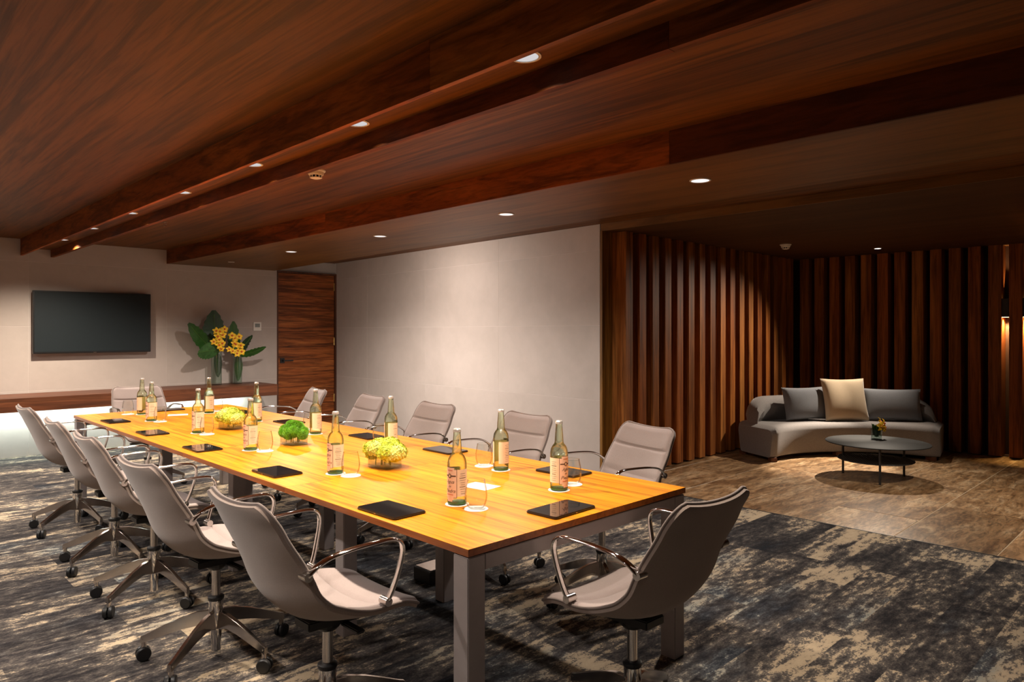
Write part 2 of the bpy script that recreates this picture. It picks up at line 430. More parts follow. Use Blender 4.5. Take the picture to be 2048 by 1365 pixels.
# slotted ceiling beam with its downlights
bm_ = struct(MB().box(1.58, 1.85, -3.1, YT, 2.385, ZC).build('trim_3', 'ceiling_veneer'))
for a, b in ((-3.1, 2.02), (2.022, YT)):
    MB().box(1.557, 1.58, a, b, ZB, ZC).build('fin_board', 'fin_lit_veneer', bm_)
for a, b in ((-3.1, 1.2), (1.202, 5.4), (5.402, YT)):
    MB().box(1.85, 1.885, a, b, ZB, ZC).build('fin_board', 'fascia_veneer', bm_)

# dropped soffit
def sx0(y): return 3.13 + (YT - y) * .0055
def sx1(y): return 4.60 - (YT - y) * .0455
so = struct(MB().prism([(sx0(-3.1) + .018, -3.1), (sx1(-3.1), -3.1), (sx1(YT), YT), (sx0(YT) + .018, YT)], ZS, ZC - .03).build('trim_4', 'soffit_veneer'))
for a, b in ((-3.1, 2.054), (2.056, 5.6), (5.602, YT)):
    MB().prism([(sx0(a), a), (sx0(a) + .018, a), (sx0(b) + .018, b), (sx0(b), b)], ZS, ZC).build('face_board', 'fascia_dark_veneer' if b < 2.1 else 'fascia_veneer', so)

# door
d1 = struct(empty('door_1', (0, 0, 0)))
MB().box(4.672, 5.585, 9.655, 9.695, .006, 2.29).build('door_leaf', 'door_wood', d1, bevel=.002)
fr = MB(); fr.box(4.640, 4.668, 9.632, 9.70, 0, 2.318); fr.box(5.589, 5.616, 9.632, 9.70, 0, 2.318); fr.box(4.668, 5.589, 9.632, 9.70, 2.294, 2.318)
fr.build('door_frame', 'door_frame_wood', d1)
h = MB(); h.box(4.70, 4.768, 9.640, 9.655, .97, 1.045)
h.build('door_rose', 'black_plastic', d1, bevel=.002)
h = MB(); h.box(4.725, 4.745, 9.60, 9.64, .995, 1.018); h.box(4.725, 4.88, 9.588, 9.604, .996, 1.017)
h.build('door_handle', 'black_plastic', d1, bevel=.003)
for z in (.35, 1.22, 2.06): MB().cyl((5.583, 9.648, 0), .008, z, z + .12, 10).build('hinge', 'gold', d1)

# ------------------------------------------------------------------ lamps of the place, and added unseen ones
def downlight(label, loc, energy, angle, color, lens='lamp_lens', r=.048, group=None, blend=.6, aim=(0, 0, -1), size=.035):
    tt = thing('downlight', label, 'downlight', loc, 0, group)
    MB().lathe([(r, -.001), (r + .010, -.001), (r + .010, -.004), (r, -.005), (r, -.001)], 28, cap0=False, cap1=False).build('trim_ring', 'white_plastic', tt, smooth=True)
    MB().lathe([(r, -.0005), (r, -.002)], 28).build('lens', lens, tt)
    if energy: spot('spot_lamp', tt, (0, 0, -.02), energy, angle, color, size, blend, aim)
    return tt
ORD = ['nearest', 'second', 'third', 'fourth', 'fifth', 'sixth', 'farthest']
for k, yy in enumerate((1.70, 2.78, 3.88, 4.99, 6.15, 7.30, 8.43)):
    downlight('%s round downlight recessed in the slot of the timber ceiling beam' % ORD[k], (1.724, yy, 2.385), (78, 96, 96, 80, 58, 50, 185)[k], 124 if k < 6 else 148, WARM, group='downlights in the beam slot', blend=.9)
for k, yy in enumerate((2.146, 3.78, 5.46, 7.2, 8.80)):
    downlight('%s in the dropped timber soffit' % ('nearest lit round white downlight', 'second lit round white downlight', 'third lit round white downlight', 'farthest lit round white downlight', 'small unlit fitting near the television wall')[k], (3.635, yy, ZS), (36, 36, 38, 95, 0)[k], 156, NEUT, 'lamp_lens_soffit' if k < 4 else 'dark_metal', r=.052 if k < 4 else .03, group='downlights in the soffit')
for k, yy in enumerate((-1.2, .3, 1.8, 3.3, 4.8, 6.3, 7.8)):  # unseen row, added as fill to raise the room's overall brightness
    downlight('%s unseen round downlight of the fill row added left of the view' % ORD[k], (-.35, yy, ZC), (12, 12, 32, 78, 78, 78, 110)[k], 150, NEUT, group='added fill downlights left of the view', blend=.9)
LOUNGE = downlight('small bright downlight in the dark lounge ceiling above the sofa', (8.90, 2.89, ZL), 145, 104, WARM, 'lamp_lens_bright', .035, aim=(-.70, .25, -1), blend=.8, size=.02).name
spot('beam_lamp', bpy.data.objects[LOUNGE], (0, 0, -.02), 360, 31, WARM, .012, .6, (-1.28, .06, -2.42))
downlight('unseen downlight added in the dark lounge ceiling outside the view to the right', (6.7, .75, ZL), 70, 105, WARM, 'lamp_lens_bright', .035)  # unseen lamp, added to brighten the lounge floor on the right

# hidden strip light above the soffit washing the grey wall
cv = thing('cove_light', 'strip light hidden above the soffit edge beside the grey wall', 'strip light', (0, 0, 0))
MB().box(4.30, 4.34, 3.6, 9.3, ZC - .028, ZC - .006).build('channel', 'white_plastic', cv)
area('strip_lamp', cv, (4.62, 6.5, ZC - .02), 56, .05, 5.6, NEUT, (.75, 0, -.65))

def sconce(label, y):
    tt = thing('wall_sconce', label, 'sconce', (9.555, y, 1.70), 0, 'sconces on the slatted wall')
    b = MB(); b.box(-.04, .04, -.034, .034, -.105, .105); b.box(.04, .184, -.015, .015, -.03, .03)
    b.build('body', 'dark_metal', tt, bevel=.003)
    MB().box(-.032, .032, -.028, .028, -.1065, -.105).build('lower_lens', 'sconce_lens', tt)
    MB().box(-.006, .006, -.006, .006, .105, .1062).build('upper_lens', 'sconce_lens', tt)
    spot('down_lamp', tt, (.02, 0, -.125), 36, 100, (1, .66, .26), .02, .5, (.45, 0, -1))
    spot('up_lamp', tt, (.06, 0, .12), 22, 26, (1, .62, .26), .01, .6, (.16, 0, 1))
sconce('black box sconce between slats, the one fully in view', 1.751)
sconce('black box sconce cut off by the right edge of the view', 1.5535)

# ------------------------------------------------------------------ floating console with light under it, and the screen
cn = thing('floating_console', 'long dark wood console shelf floating along the screen wall', 'console')
MB().box(-3.05, 4.315, 8.93, YT - .002, .575, .722).build('shelf', 'console_wood', cn, bevel=.003)
MB().box(-3.0, 4.15, 9.50, 9.55, .560, .5745).build('light_channel', 'led_strip', cn)
area('under_lamp', cn, (1.4, 9.48, .555), 30, 5.5, .10, COOL, (0, .30, -1))
tv = thing('television', 'large flat black television mounted on the grey wall', 'television', (2.288, YT, 1.54))
MB().box(-.30, .30, -.045, -.001, -.2, .2).build('wall_mount', 'tv_black', tv)
MB().box(-.626, .626, -.085, -.045, -.365, .365).build('casing', 'tv_black', tv, bevel=.004)
MB().box(-.612, .612, -.0865, -.084, -.345, .353).build('screen', 'tv_screen', tv)
MB().box(-.018, .018, -.0868, -.084, -.361, -.353).build('logo', 'brushed_steel', tv)
th = thing('thermostat', 'small white square thermostat on the grey wall by the door', 'thermostat', (4.34, YT, 1.505))
MB().box(-.058, .058, -.016, -.0005, -.060, .060).build('body', 'white_plastic', th, bevel=.004)
MB().box(-.036, .036, -.0175, -.0155, -.012, .040).build('screen', 'screen_grey', th)

# ceiling fittings
def smoke(label, loc, s=1.0):
    tt = thing('smoke_detector', label, 'smoke detector', loc, .4, 'smoke detectors')
    MB().lathe([(.062 * s, 0), (.062 * s, -.008), (.056 * s, -.014)], 28).build('base_plate', 'white_plastic', tt, smooth=True)
    MB().lathe([(.050 * s, -.012), (.050 * s, -.028), (.046 * s, -.034), (.038 * s, -.036)], 28).build('body', 'white_plastic', tt, smooth=True)
    v = MB(); v.lathe([(.036 * s, -.034), (.034 * s, -.050)], 24); v.build('vent_ring', 'tv_black', tt)
    b = MB()
    for k in range(10):
        a = 2 * PI * k / 10; b.X = Matrix.Rotation(a, 4, 'Z'); b.box(.030 * s, .040 * s, -.004, .004, -.052, -.034)
    b.X = None; b.lathe([(.036 * s, -.049), (.036 * s, -.053), (.020 * s, -.058)], 24)
    b.build('cage', 'white_plastic', tt)
smoke('white smoke detector on the timber ceiling over the table', (2.285, 4.18, ZC - .0), 1.0)
smoke('white smoke detector on the dark lounge ceiling', (7.75, 3.49, ZL), 1.0)
sp = thing('sprinkler_head', 'small chrome sprinkler head hanging from the timber ceiling', 'sprinkler', (2.31, 7.15, ZC))
MB().lathe([(.022, 0), (.022, -.006)], 16).build('plate', 'chrome', sp)
b = MB(); b.tube([(-.012, 0, -.004), (-.016, 0, -.02), (-.006, 0, -.04)], .003, 6); b.tube([(.012, 0, -.004), (.016, 0, -.02), (.006, 0, -.04)], .003, 6); b.cyl((0, 0, 0), .012, -.044, -.041, 12)
b.build('frame', 'chrome', sp)

# ------------------------------------------------------------------ conference table
TX0, TX1, TY0, TY1, TZ = 1.437, 2.700, 1.667, 6.630, .740
tb = thing('conference_table', 'long orange teak conference table on grey metal legs', 'table')
seg = (TY1 - TY0) / 4
for k in range(4):
    o = MB().box(TX0, TX1, 0, seg - (.0012 if k < 3 else 0), TZ - .0012, TZ).build('tabletop_veneer', 'table_teak', tb); o.location.y = TY0 + seg * k
    o = MB().box(TX0, TX1, 0, seg - (.0012 if k < 3 else 0), TZ - .024, TZ - .0012).build('tabletop_board', 'table_edge', tb); o.location.y = TY0 + seg * k
L = .074
lz = TZ - .030
def tleg(x, y): MB().box(x, x + L, y, y + L, 0, lz).build('leg', 'leg_paint', tb, bevel=.003)
for x in (TX0 + .003, TX1 - .003 - L):
    tleg(x, TY0 + .004); tleg(x, TY1 - .004 - L)
    MB().box(x + .01, x + L - .01, TY0 + .004 + L, TY1 - .004 - L, lz - .05, lz).build('side_rail', 'leg_paint', tb) if False else None
for y in (TY0 + .004, TY1 - .004 - L):
    MB().box(TX0 + .003 + L, TX1 - .003 - L, y, y + .05, lz - .052, lz).build('end_rail', 'leg_paint', tb, bevel=.002)
for k in (1, 2, 3):
    yy = TY0 + seg * k
    for x in (1.69, 2.36 - L):
        tleg(x + .02, yy - L / 2)
    MB().box(1.60, 2.55, yy - .03, yy + .03, lz - .045, lz).build('cross_rail', 'leg_paint', tb)
for x in (1.72, 2.32):
    MB().box(x, x + .04, TY0 + .054, TY1 - .054, lz - .044, lz - .004).build('long_rail', 'leg_paint', tb)
MB().box(TX0 + .02, TX1 - .02, TY0 + .02, TY1 - .02, lz, TZ - .024).build('spacer', 'black_plastic', tb)
MB().box(1.86, 1.98, 5.6, 5.95, .60, lz - .05).build('cable_box', 'black_plastic', tb)
fb = thing('floor_box', 'small raised metal floor socket box under the table', 'floor box', (2.49, 3.20, 0))
MB().box(-.08, .08, -.08, .08, 0, .075).build('body', 'dark_metal', fb, bevel=.004)
MB().box(-.07, .07, -.07, .07, .0752, .080).build('lid', 'brushed_steel', fb)

# ------------------------------------------------------------------ swivel chair
PROF = [(-.335, 0, .905), (-.293, 0, .815), (-.256, 0, .725), (-.226, 0, .645), (-.198, 0, .575), (-.150, 0, .517), (-.085, 0, .487), (0, 0, .476), (.09, 0, .478), (.17, 0, .482), (.220, 0, .474), (.250, 0, .458)]
NTC, NUC = 92, 21
sp_fine = catmull(PROF, 1201)
sp_ = [sp_fine[round(1200 * (.55 * x + .45 * (.5 - .5 * math.cos(PI * x))))] for x in [k / (NTC - 1) for k in range(NTC)]]
arc = [0.0]
for i in range(1, NTC): arc.append(arc[-1] + (sp_[i] - sp_[i - 1]).length)
LEN = arc[-1]
def interp(x, xs, ys):
    if x <= xs[0]: return ys[0]
    for i in range(1, len(xs)):
        if x <= xs[i]:
            f = (x - xs[i - 1]) / (xs[i] - xs[i - 1]); f = f * f * (3 - 2 * f); return ys[i - 1] + f * (ys[i] - ys[i - 1])
    return ys[-1]
def shell_pt(i, u, off, inset=0.0):
    s = arc[i]; q = s / LEN
    tg = (sp_[min(i + 1, NTC - 1)] - sp_[max(i - 1, 0)]).normalized(); n = Vector((-tg.z, 0, tg.x))
    hw = interp(q, [0, .25, .5, .75, 1], [.214, .232, .248, .245, .222]) - inset
    rc = .052
    for e in (s, LEN - s):
        if e < rc: hw -= .050 * (1 - math.sqrt(max(0, 1 - (1 - e / rc) ** 2)))
    conc = interp(q, [0, .12, .35, .55, .8, 1], [.016, .026, .050, .068, .040, .010])
    lift = conc * abs(u) ** 2.3
    p = sp_[i] + n * (lift + off) + Vector((0, u * hw, 0))
    if q < .2: p.z += (.006 * abs(u) ** 2 - .006) * (1 - q / .2)
    return p
def seam(q):
    d = 0
    for c in (.155, .335, .60, .80): d += math.exp(-((q - c) / .0075) ** 2)
    return d
def closed_pad(o_in, o_out, inset, puff, name, mat, seams=False):
    b = MB(); us = [math.sin(PI / 2 * (-1 + 2 * j / (NUC - 1)) * .92) / math.sin(PI / 2 * .92) for j in range(NUC)]
    rows = list(range(NTC))
    def top(i, j):
        u = us[j]; q = arc[i] / LEN; e = min(q, 1 - q) * LEN; w = min(1, e / .03) * min(1, (1 - abs(u)) / .10)
        return shell_pt(i, u, o_in + puff * (w ** .5) - (.011 * seam(q) * min(1, (1 - abs(u)) / .12) if seams else 0), inset)
    def bot(i, j): return shell_pt(i, us[j], o_out, inset)
    b.grid(top, NTC, NUC); b.grid(bot, NTC, NUC)
    per = [(i, 0) for i in range(NTC)] + [(NTC - 1, j) for j in range(1, NUC)] + [(i, NUC - 1) for i in range(NTC - 2, -1, -1)] + [(0, j) for j in range(NUC - 2, 0, -1)]
    n0 = NTC * NUC
    for k in range(len(per)):
        a = per[k]; c = per[(k + 1) % len(per)]
        ia = a[0] * NUC + a[1]; ic = c[0] * NUC + c[1]; b.f.append((ia, ic, n0 + ic, n0 + ia))
    me = b.mesh(name, mat, smooth=True); return me, per, us
def make_chair():
    t_ = thing('swivel_chair', 'x', 'chair', (0, 0, 0), 0, 'swivel chairs around the conference table')
    me, per, us = closed_pad(-.008, -.026, 0, 0, 'shell', 'chair_shell_fabric'); link('shell', me, t_)
    me, _, _ = closed_pad(-.008, -.012, .005, .016, 'cushion', 'chair_fabric', True); link('cushion', me, t_)
    MB().tube([shell_pt(i, us[j], -.009, .0) for i, j in per], .0055, 6, closed=True).build('piping', 'chair_piping', t_, smooth='all')
    for s in (1, -1):
        pts = catmull([(-.212, s * .246, .682), (-.186, s * .255, .708), (-.145, s * .264, .728), (-.08, s * .268, .738), (.02, s * .270, .741), (.085, s * .270, .738), (.115, s * .270, .722), (.124, s * .269, .690), (.112, s * .264, .630), (.094, s * .256, .570), (.078, s * .249, .532)], 40)
        pr = [(.0062 * math.cos(2 * PI * k / 12), .0135 * math.sin(2 * PI * k / 12)) for k in range(12)]
        a_ = MB().sweep(pts, pr, (0, 1, 0)).build('armrest', 'chrome', t_, smooth='all')
        for bx_, by_, bz_ in ((-.214, .236, .680), (.076, .240, .528)):
            br = MB(); br.X = Matrix.Translation((bx_, s * by_, bz_)) @ Matrix.Rotation(R(90), 4, 'X'); br.cyl((0, 0, 0), .0145, -.020, .020, 14)
            br.build('bracket', 'brushed_steel', a_, smooth=True)
    m = MB(); m.prism([(-.10, -.05), (.12, -.07), (.14, .07), (-.10, .05)], .415, .446); m.lathe([(.030, .385), (.045, .40), (.05, .42)], 18)
    m.box(.02, .05, -.16, -.05, .405, .418)
    m.build('mechanism', 'black_plastic', t_, bevel=.004)
    MB().cyl((0, 0, 0), .0185, .255, .40, 18).build('gas_column', 'brushed_steel', t_, smooth=True)
    MB().lathe([(.030, .250), (.034, .256), (.034, .266), (.028, .270)], 22).build('collar', 'black_plastic', t_, smooth=True)
    MB().lathe([(.019, .030), (.021, .034), (.021, .085), (.0225, .087), (.0225, .125), (.030, .140), (.031, .250)], 22).build('hub', 'chrome', t_, smooth=True)
    for k in range(5):
        ang = R(139 + 72 * k)
        secs = [(.020, .128, .206, .017), (.08, .142, .199, .0165), (.15, .128, .176, .015), (.22, .106, .146, .0135), (.29, .084, .114, .012), (.312, .076, .106, .0115)]
        lg = MB()
        lg.grid(lambda i, j: (secs[i][0], (-1, 1, 1, -1)[j] * secs[i][3] * (1.0 if j < 2 else .62), secs[i][1] if j < 2 else secs[i][2]), 6, 4, cv=True)
        n = len(lg.v); lg.f += [(n - 4, n - 3, n - 2, n - 1), (0, 3, 2, 1)]
        lg.cyl((.300, 0, 0), .0105, .050, .10, 12)
        if 'legm' not in CH: CH['legm'] = lg.mesh('base_leg', 'chrome_soft', smooth=True, bevel=.002)
        l_ = link('base_leg', CH['legm'], t_); l_.rotation_euler = (0, 0, ang)
        if 'cas' not in CH:
            c = MB(); c.X = Matrix.Translation((.302, 0, .0305)) @ Matrix.Rotation(R(28), 4, 'Z') @ Matrix.Rotation(R(90), 4, 'X')
            for s in (-1, 1): c.lathe([(.010, s * .004), (.028, s * .004), (.030, s * .008), (.030, s * .018), (.026, s * .0225), (.008, s * .0225)], 22)
            c.cyl((0, .0, 0), .012, -.006, .006, 10)
            c.X = None; c.cyl((.300, 0, 0), .012, .03, .056, 12)
            CH['cas'] = c.mesh('caster', 'black_plastic', smooth=True)
        link('caster', CH['cas'], l_)
    return t_
CH = {}
chair0 = make_chair()
chairs = [
 # x, y, facing degrees, label
 (1.247, 2.200, 1, 'taupe swivel chair closest to the camera on the left long side of the table'),
 (1.215, 3.104, 4, 'taupe swivel chair, second from the camera in the left row'),
 (1.252, 4.045, 0, 'taupe swivel chair in the middle of the left row of five'),
 (1.270, 4.844, -1, 'taupe swivel chair, fourth from the camera in the left row'),
 (1.298, 5.878, 2, 'taupe swivel chair farthest away in the left row, by the glowing wall'),
 (2.022, 1.462, 88, 'taupe swivel chair alone at the near short end of the table'),
 (2.950, 2.330, 166, 'taupe swivel chair nearest the slatted lounge, on the right side of the table'),
 (2.860, 3.120, 177, 'taupe swivel chair second from the near end on the right side'),
 (2.845, 4.030, 178, 'taupe swivel chair in the middle of the right side against the grey wall'),
 (2.875, 4.945, 174, 'taupe swivel chair fourth from the near end on the right side'),
 (2.875, 5.86, 170, 'taupe swivel chair farthest on the right side, in front of the wooden door'),
 (2.100, 6.960, -90, 'taupe swivel chair at the far short end of the table under the television wall'),
]
for k, (x, y, a, lab) in enumerate(chairs):
    c = chair0 if k == 0 else copy_tree(chair0)
    c.location = (x, y, 0); c.rotation_euler = (0, 0, R(a)); c['label'] = lab

# ------------------------------------------------------------------ things on the table
def patch(r, a0, a1, zlo, zhi, n=24):
    b = MB(); aa = [a0 + (a1 - a0) * k / n for k in range(n + 1)]
    for k in range(n):
        a, c = R(aa[k]), R(aa[k + 1]); m_ = (aa[k] + aa[k + 1]) / 2
        l0, h0 = (zlo(m_), zhi(m_)) if callable(zlo) else (zlo, zhi)
        b._add([(r * math.cos(a), r * math.sin(a), l0), (r * math.cos(c), r * math.sin(c), l0), (r * math.cos(c), r * math.sin(c), h0), (r * math.cos(a), r * math.sin(a), h0)], [(0, 1, 2, 3)])
    return b
def text_mesh(s, size, shear=.35):
    cu = bpy.data.curves.new('txt', 'FONT'); cu.body = s; cu.size = size; cu.shear = shear; cu.align_x = 'CENTER'; cu.resolution_u = 2
    ob = bpy.data.objects.new('txt', cu); COL.objects.link(ob); bpy.context.view_layer.update()
    me = bpy.data.meshes.new_from_object(ob.evaluated_get(bpy.context.evaluated_depsgraph_get()))
    v = [tuple(x.co) for x in me.vertices]; f = [tuple(p.vertices) for p in me.polygons]
    bpy.data.objects.remove(ob); bpy.data.curves.remove(cu); bpy.data.meshes.remove(me); return v, f
def make_bottle():
    t_ = thing('water_bottle', 'x', 'bottle', (0, 0, 0), 0, 'water bottles on the conference table')
    prof = [(.034, .0), (.0378, .004), (.0385, .012), (.0385, .150), (.0380, .165), (.0350, .180), (.0280, .193), (.0215, .200), (.0200, .205), (.0190, .210), (.0178, .235), (.0150, .268), (.0138, .284), (.0150, .286), (.0150, .290), (.0138, .294)]
    MB().lathe(prof, 32).build('glass_body', 'bottle_glass', t_, smooth=True)
    MB().lathe([(.030, .002), (.0372, .0045), (.0375, .011), (.020, .012)], 32).build('foot', 'bottle_foot_glass', t_, smooth=True)
    cap = MB()
    def cr(i, j):
        a = 2 * PI * j / 42; rr = .0168 if j % 2 else .0155
        return [(rr * math.cos(a), rr * math.sin(a), .2865), (.0152 * math.cos(a), .0152 * math.sin(a), .2965), (.0125 * math.cos(a), .0125 * math.sin(a), .300)][i]
    cap.grid(cr, 3, 42, cv=True); cap.f.append(tuple(range(84, 126)))
    cap.build('cap', 'cap_metal', t_)
    wr_ = patch(.0389, -151, 166, .036, .142, 40).build('wrap_label', 'label_cream', t_, smooth=True)
    tl = MB()
    for sgn in (-1, 1):
        for k in range(10):
            z = .046 + .0088 * k; ln = 30 + 18 * random.random(); a = sgn * 84
            p = patch(.0391, a - ln / 2, a + ln / 2, z, z + (.0022 if k in (3, 7) else .0011), 5); tl._add(p.v, p.f)
    tl.build('small_print', 'label_ink', wr_)['kind'] = 'stuff'
    def nlo(g):
        def f_(a): a = abs(a); return .016 - g if a < 18 else (.022 - g if a < 25 else (.032 - g if a < 40 else .032 - g))
        return f_
    def nhi(g): return lambda a: .150 + g if abs(a) < 30 else .142 + g
    def frontp(r, g):
        w_ = 44 + g / .0385 * 57.3
        b = patch(r, -w_, w_, nlo(g), nhi(g), 44); return b
    fr_ = frontp(.0393, .0016).build('front_label_border', 'label_ink', t_, smooth=True)
    fl_ = frontp(.0395, -.0002).build('front_label', 'label_pink', t_, smooth=True)
    tx = MB(); r_ = .0398
    for s, size, z in (('Agua', .020, .088), ('de', .013, .072), ('Piedra', .020, .052)):
        v, f = text_mesh(s, size); tx._add([(r_ * math.cos(p[0] / r_), r_ * math.sin(p[0] / r_), z + p[1]) for p in v], f)
    e = patch(r_, -13, 13, lambda a: .117 - .009 * math.sqrt(max(0, 1 - (a / 13) ** 2)), lambda a: .117 + .009 * math.sqrt(max(0, 1 - (a / 13) ** 2)), 16); tx._add(e.v, e.f)
    for a in (-27, 27): e = patch(r_, a - 13, a + 13, .1145, .1195, 6); tx._add(e.v, e.f)
    tx.build('lettering', 'label_ink', fl_)
    rd = MB()
    for z, w_ in ((.137, 20), (.042, 24)): e = patch(r_, -w_, w_, z, z + .0030, 10); rd._add(e.v, e.f)
    e = patch(.0399, -6, 6, .111, .123, 6)
    rd.build('red_print', 'label_red', fl_)
    p = patch(.0399, -5, 5, .112, .122, 5); p.build('emblem_centre', 'label_cream', fl_)
    return t_
bottle0 = make_bottle()
def make_glass():
    t_ = thing('tumbler', 'x', 'glass', (0, 0, 0), 0, 'stemless glasses on the conference table')
    out = [(.022, .0), (.030, .004), (.0385, .018), (.0435, .038), (.0440, .055), (.0415, .080), (.0370, .100), (.0345, .112)]
    inn = [(.0337, .112), (.0362, .100), (.0406, .080), (.0431, .055), (.0424, .038), (.0374, .020), (.028, .009), (.006, .007)]
    MB().lathe(out + inn, 32, cap0=True, cap1=True).build('bowl', 'clear_glass', t_, smooth=True)
    MB().lathe([(.0334, .1112), (.0349, .1112), (.0349, .1128), (.0334, .1128), (.0334, .1112)], 32, cap0=False, cap1=False).build('rim', 'vase_glass', t_, smooth=True)
    return t_
glass0 = make_glass()
coaster_me = MB().lathe([(.047, 0), (.047, .0016)], 36).mesh('coaster', 'paper_white')
LEFTN = ['first', 'second', 'third', 'fourth', 'fifth']
settings = [  # bottle x,y, facing deg, glass x,y, phrase
 (1.786, 2.140, 180, 1.790, 2.030, 'in the left row, nearest the camera'),
 (1.751, 3.013, 180, 1.775, 2.915, 'in the left row, second from the camera'),
 (1.748, 3.959, 180, 1.790, 3.860, 'in the left row, third from the camera'),
 (1.788, 4.876, 180, 1.805, 4.765, 'in the left row, fourth from the camera'),
 (1.773, 5.786, 180, 1.805, 5.690, 'in the left row, farthest from the camera'),
 (1.857, 6.298, 90, 1.775, 6.385, 'at the far short end of the table'),
 (2.290, 6.000, 0, 2.400, 6.100, 'in the right row, farthest from the camera'),
 (2.338, 5.191, 0, 2.440, 5.450, 'in the right row, fourth from the camera'),
 (2.335, 4.276, 0, 2.410, 4.500, 'in the right row, third from the camera'),
 (2.402, 3.493, 0, 2.434, 3.660, 'in the right row, second from the camera'),
 (2.383, 2.516, 0, 2.392, 2.652, 'in the right row, nearest the camera'),
 (2.261, 2.021, 270, 2.385, 2.055, 'at the near short end by the single chair'),
]
for k, (x, y, a, gx_, gy_, ph) in enumerate(settings):
    c1 = tag(link('coaster', coaster_me), 'white paper coaster under the bottle ' + ph, 'coaster', 'paper coasters'); c1.location = (x, y, TZ + .0002)
    c2 = tag(link('coaster', coaster_me), 'white paper coaster under the glass ' + ph, 'coaster', 'paper coasters'); c2.location = (gx_, gy_, TZ + .0002)
    b = bottle0 if k == 0 else copy_tree(bottle0); b.location = (x, y, TZ + .002); b.rotation_euler = (0, 0, R(a + random.uniform(-4, 4))); b['label'] = 'capped pale green glass water bottle ' + ph
    g = glass0 if k == 0 else copy_tree(glass0); g.location = (gx_, gy_, TZ + .002); g.rotation_euler = (0, 0, k * .7); g['label'] = 'empty stemless drinking glass ' + ph

def make_tablet():
    t_ = thing('tablet', 'x', 'tablet', (0, 0, 0), 0, 'tablets at the place settings')
    w_, d_ = .0755, .123
    def rr(w, d, r, n=5):
        out = []
        for cx_, cy_, a0 in ((w - r, d - r, 0), (-w + r, d - r, 90), (-w + r, -d + r, 180), (w - r, -d + r, 270)):
            for k in range(n): a = R(a0 + 90 * k / (n - 1)); out.append((cx_ + r * math.cos(a), cy_ + r * math.sin(a)))
        return out
    MB().prism(rr(w_, d_, .012), 0, .0095).build('case', 'tablet_black', t_, bevel=.0028, smooth=True)
    MB().prism(rr(w_ - .003, d_ - .003, .010), .0094, .0099).build('screen', 'tablet_glass', t_)
    MB().box(-w_ - .0006, -w_ + .002, -.005, .005, .0035, .0055).build('port', 'brushed_steel', t_)
    return t_
tab0 = make_tablet()
tablets = [(1.537, 2.234, 2, 'black tablet in the left row, nearest the camera'), (1.558, 3.231, 1, 'black tablet in the left row, second from the camera'),
 (1.563, 4.195, 0, 'black tablet in the left row, third from the camera'), (1.56, 5.07, -1, 'black tablet in the left row, fourth from the camera'), (1.561, 5.926, 1, 'black tablet in the left row, farthest from the camera'),
 (2.010, 1.785, 92, 'black tablet lying crosswise at the near short end of the table'), (2.561, 2.26, 181, 'black tablet in the right row, nearest the camera'), (2.536, 3.146, 180, 'black tablet in the right row, second from the camera'),
 (2.512, 3.92, 179, 'black tablet in the right row, third from the camera'), (2.487, 4.958, 180, 'black tablet in the right row, fourth from the camera'), (2.50, 5.86, 180, 'black tablet in the right row, farthest from the camera'),
 (2.116, 6.468, -90, 'black tablet lying crosswise at the far short end of the table')]
for k, (x, y, a, lab) in enumerate(tablets):
    o = tab0 if k == 0 else copy_tree(tab0); o.location = (x, y, TZ + .0004); o.rotation_euler = (0, 0, R(a)); o['label'] = lab
def card(x, y, rz, lab):
    o = MB().box(-.055, .055, -.075, .075, 0, .0008).build('note_card', 'card_grey'); tag(o, lab, 'card', 'note cards on the table'); o.location = (x, y, TZ + .0004); o.rotation_euler = (0, 0, R(rz))
card(2.066, 2.315, 8, 'blank pale grey card beside the nearest glass at the near end'); card(2.058, 6.052, 70, 'blank pale grey card near the far end of the table')

# ------------------------------------------------------------------ flower arrangements on the table
def floret_ball(rad, n, petal, seed, flat=.75):
    rnd = random.Random(seed); b = MB(); ga = PI * (3 - 5 ** .5)
    for i in range(n):
        zz = 1 - 1.55 * (i + .5) / n; rr = math.sqrt(max(0, 1 - zz * zz)); a = i * ga
        d = Vector((rr * math.cos(a), rr * math.sin(a), zz)); p = Vector((d.x * rad, d.y * rad, d.z * rad * flat)) * rnd.uniform(.90, 1.08)
        q = d.to_track_quat('Z', 'Y').to_matrix().to_4x4(); b.X = Matrix.Translation(p) @ q @ Matrix.Rotation(rnd.uniform(0, PI), 4, 'Z') @ Matrix.Rotation(rnd.uniform(-.4, .4), 4, 'X')
        for k in range(4):
            c, s = math.cos(k * PI / 2), math.sin(k * PI / 2); l = petal * rnd.uniform(.8, 1.15)
            P_ = [(0, 0, 0), (.55 * l, -.42 * l, .10 * l), (l, 0, .22 * l), (.55 * l, .42 * l, .10 * l)]
            b._add([(x * c - y * s, x * s + y * c, z) for x, y, z in P_], [(0, 1, 2, 3)])
    b.X = None; return b
def core_ball(rad, flat=.75):
    return MB().grid(lambda i, j: (rad * .9 * math.sin(PI * i / 8) * math.cos(2 * PI * j / 14), rad * .9 * math.sin(PI * i / 8) * math.sin(2 * PI * j / 14), rad * .9 * flat * math.cos(PI * i / 8)), 9, 14, cv=True)
hyd = []
for sd, mt in ((1, 'hydrangea'), (2, 'hydrangea'), (3, 'hydrangea_pale')):
    f = floret_ball(.052, 150, .0115, sd); hyd.append(f.mesh('flower_head', mt, fix=False))
core_me = core_ball(.050).mesh('bud_core', 'hydrangea', smooth='all')
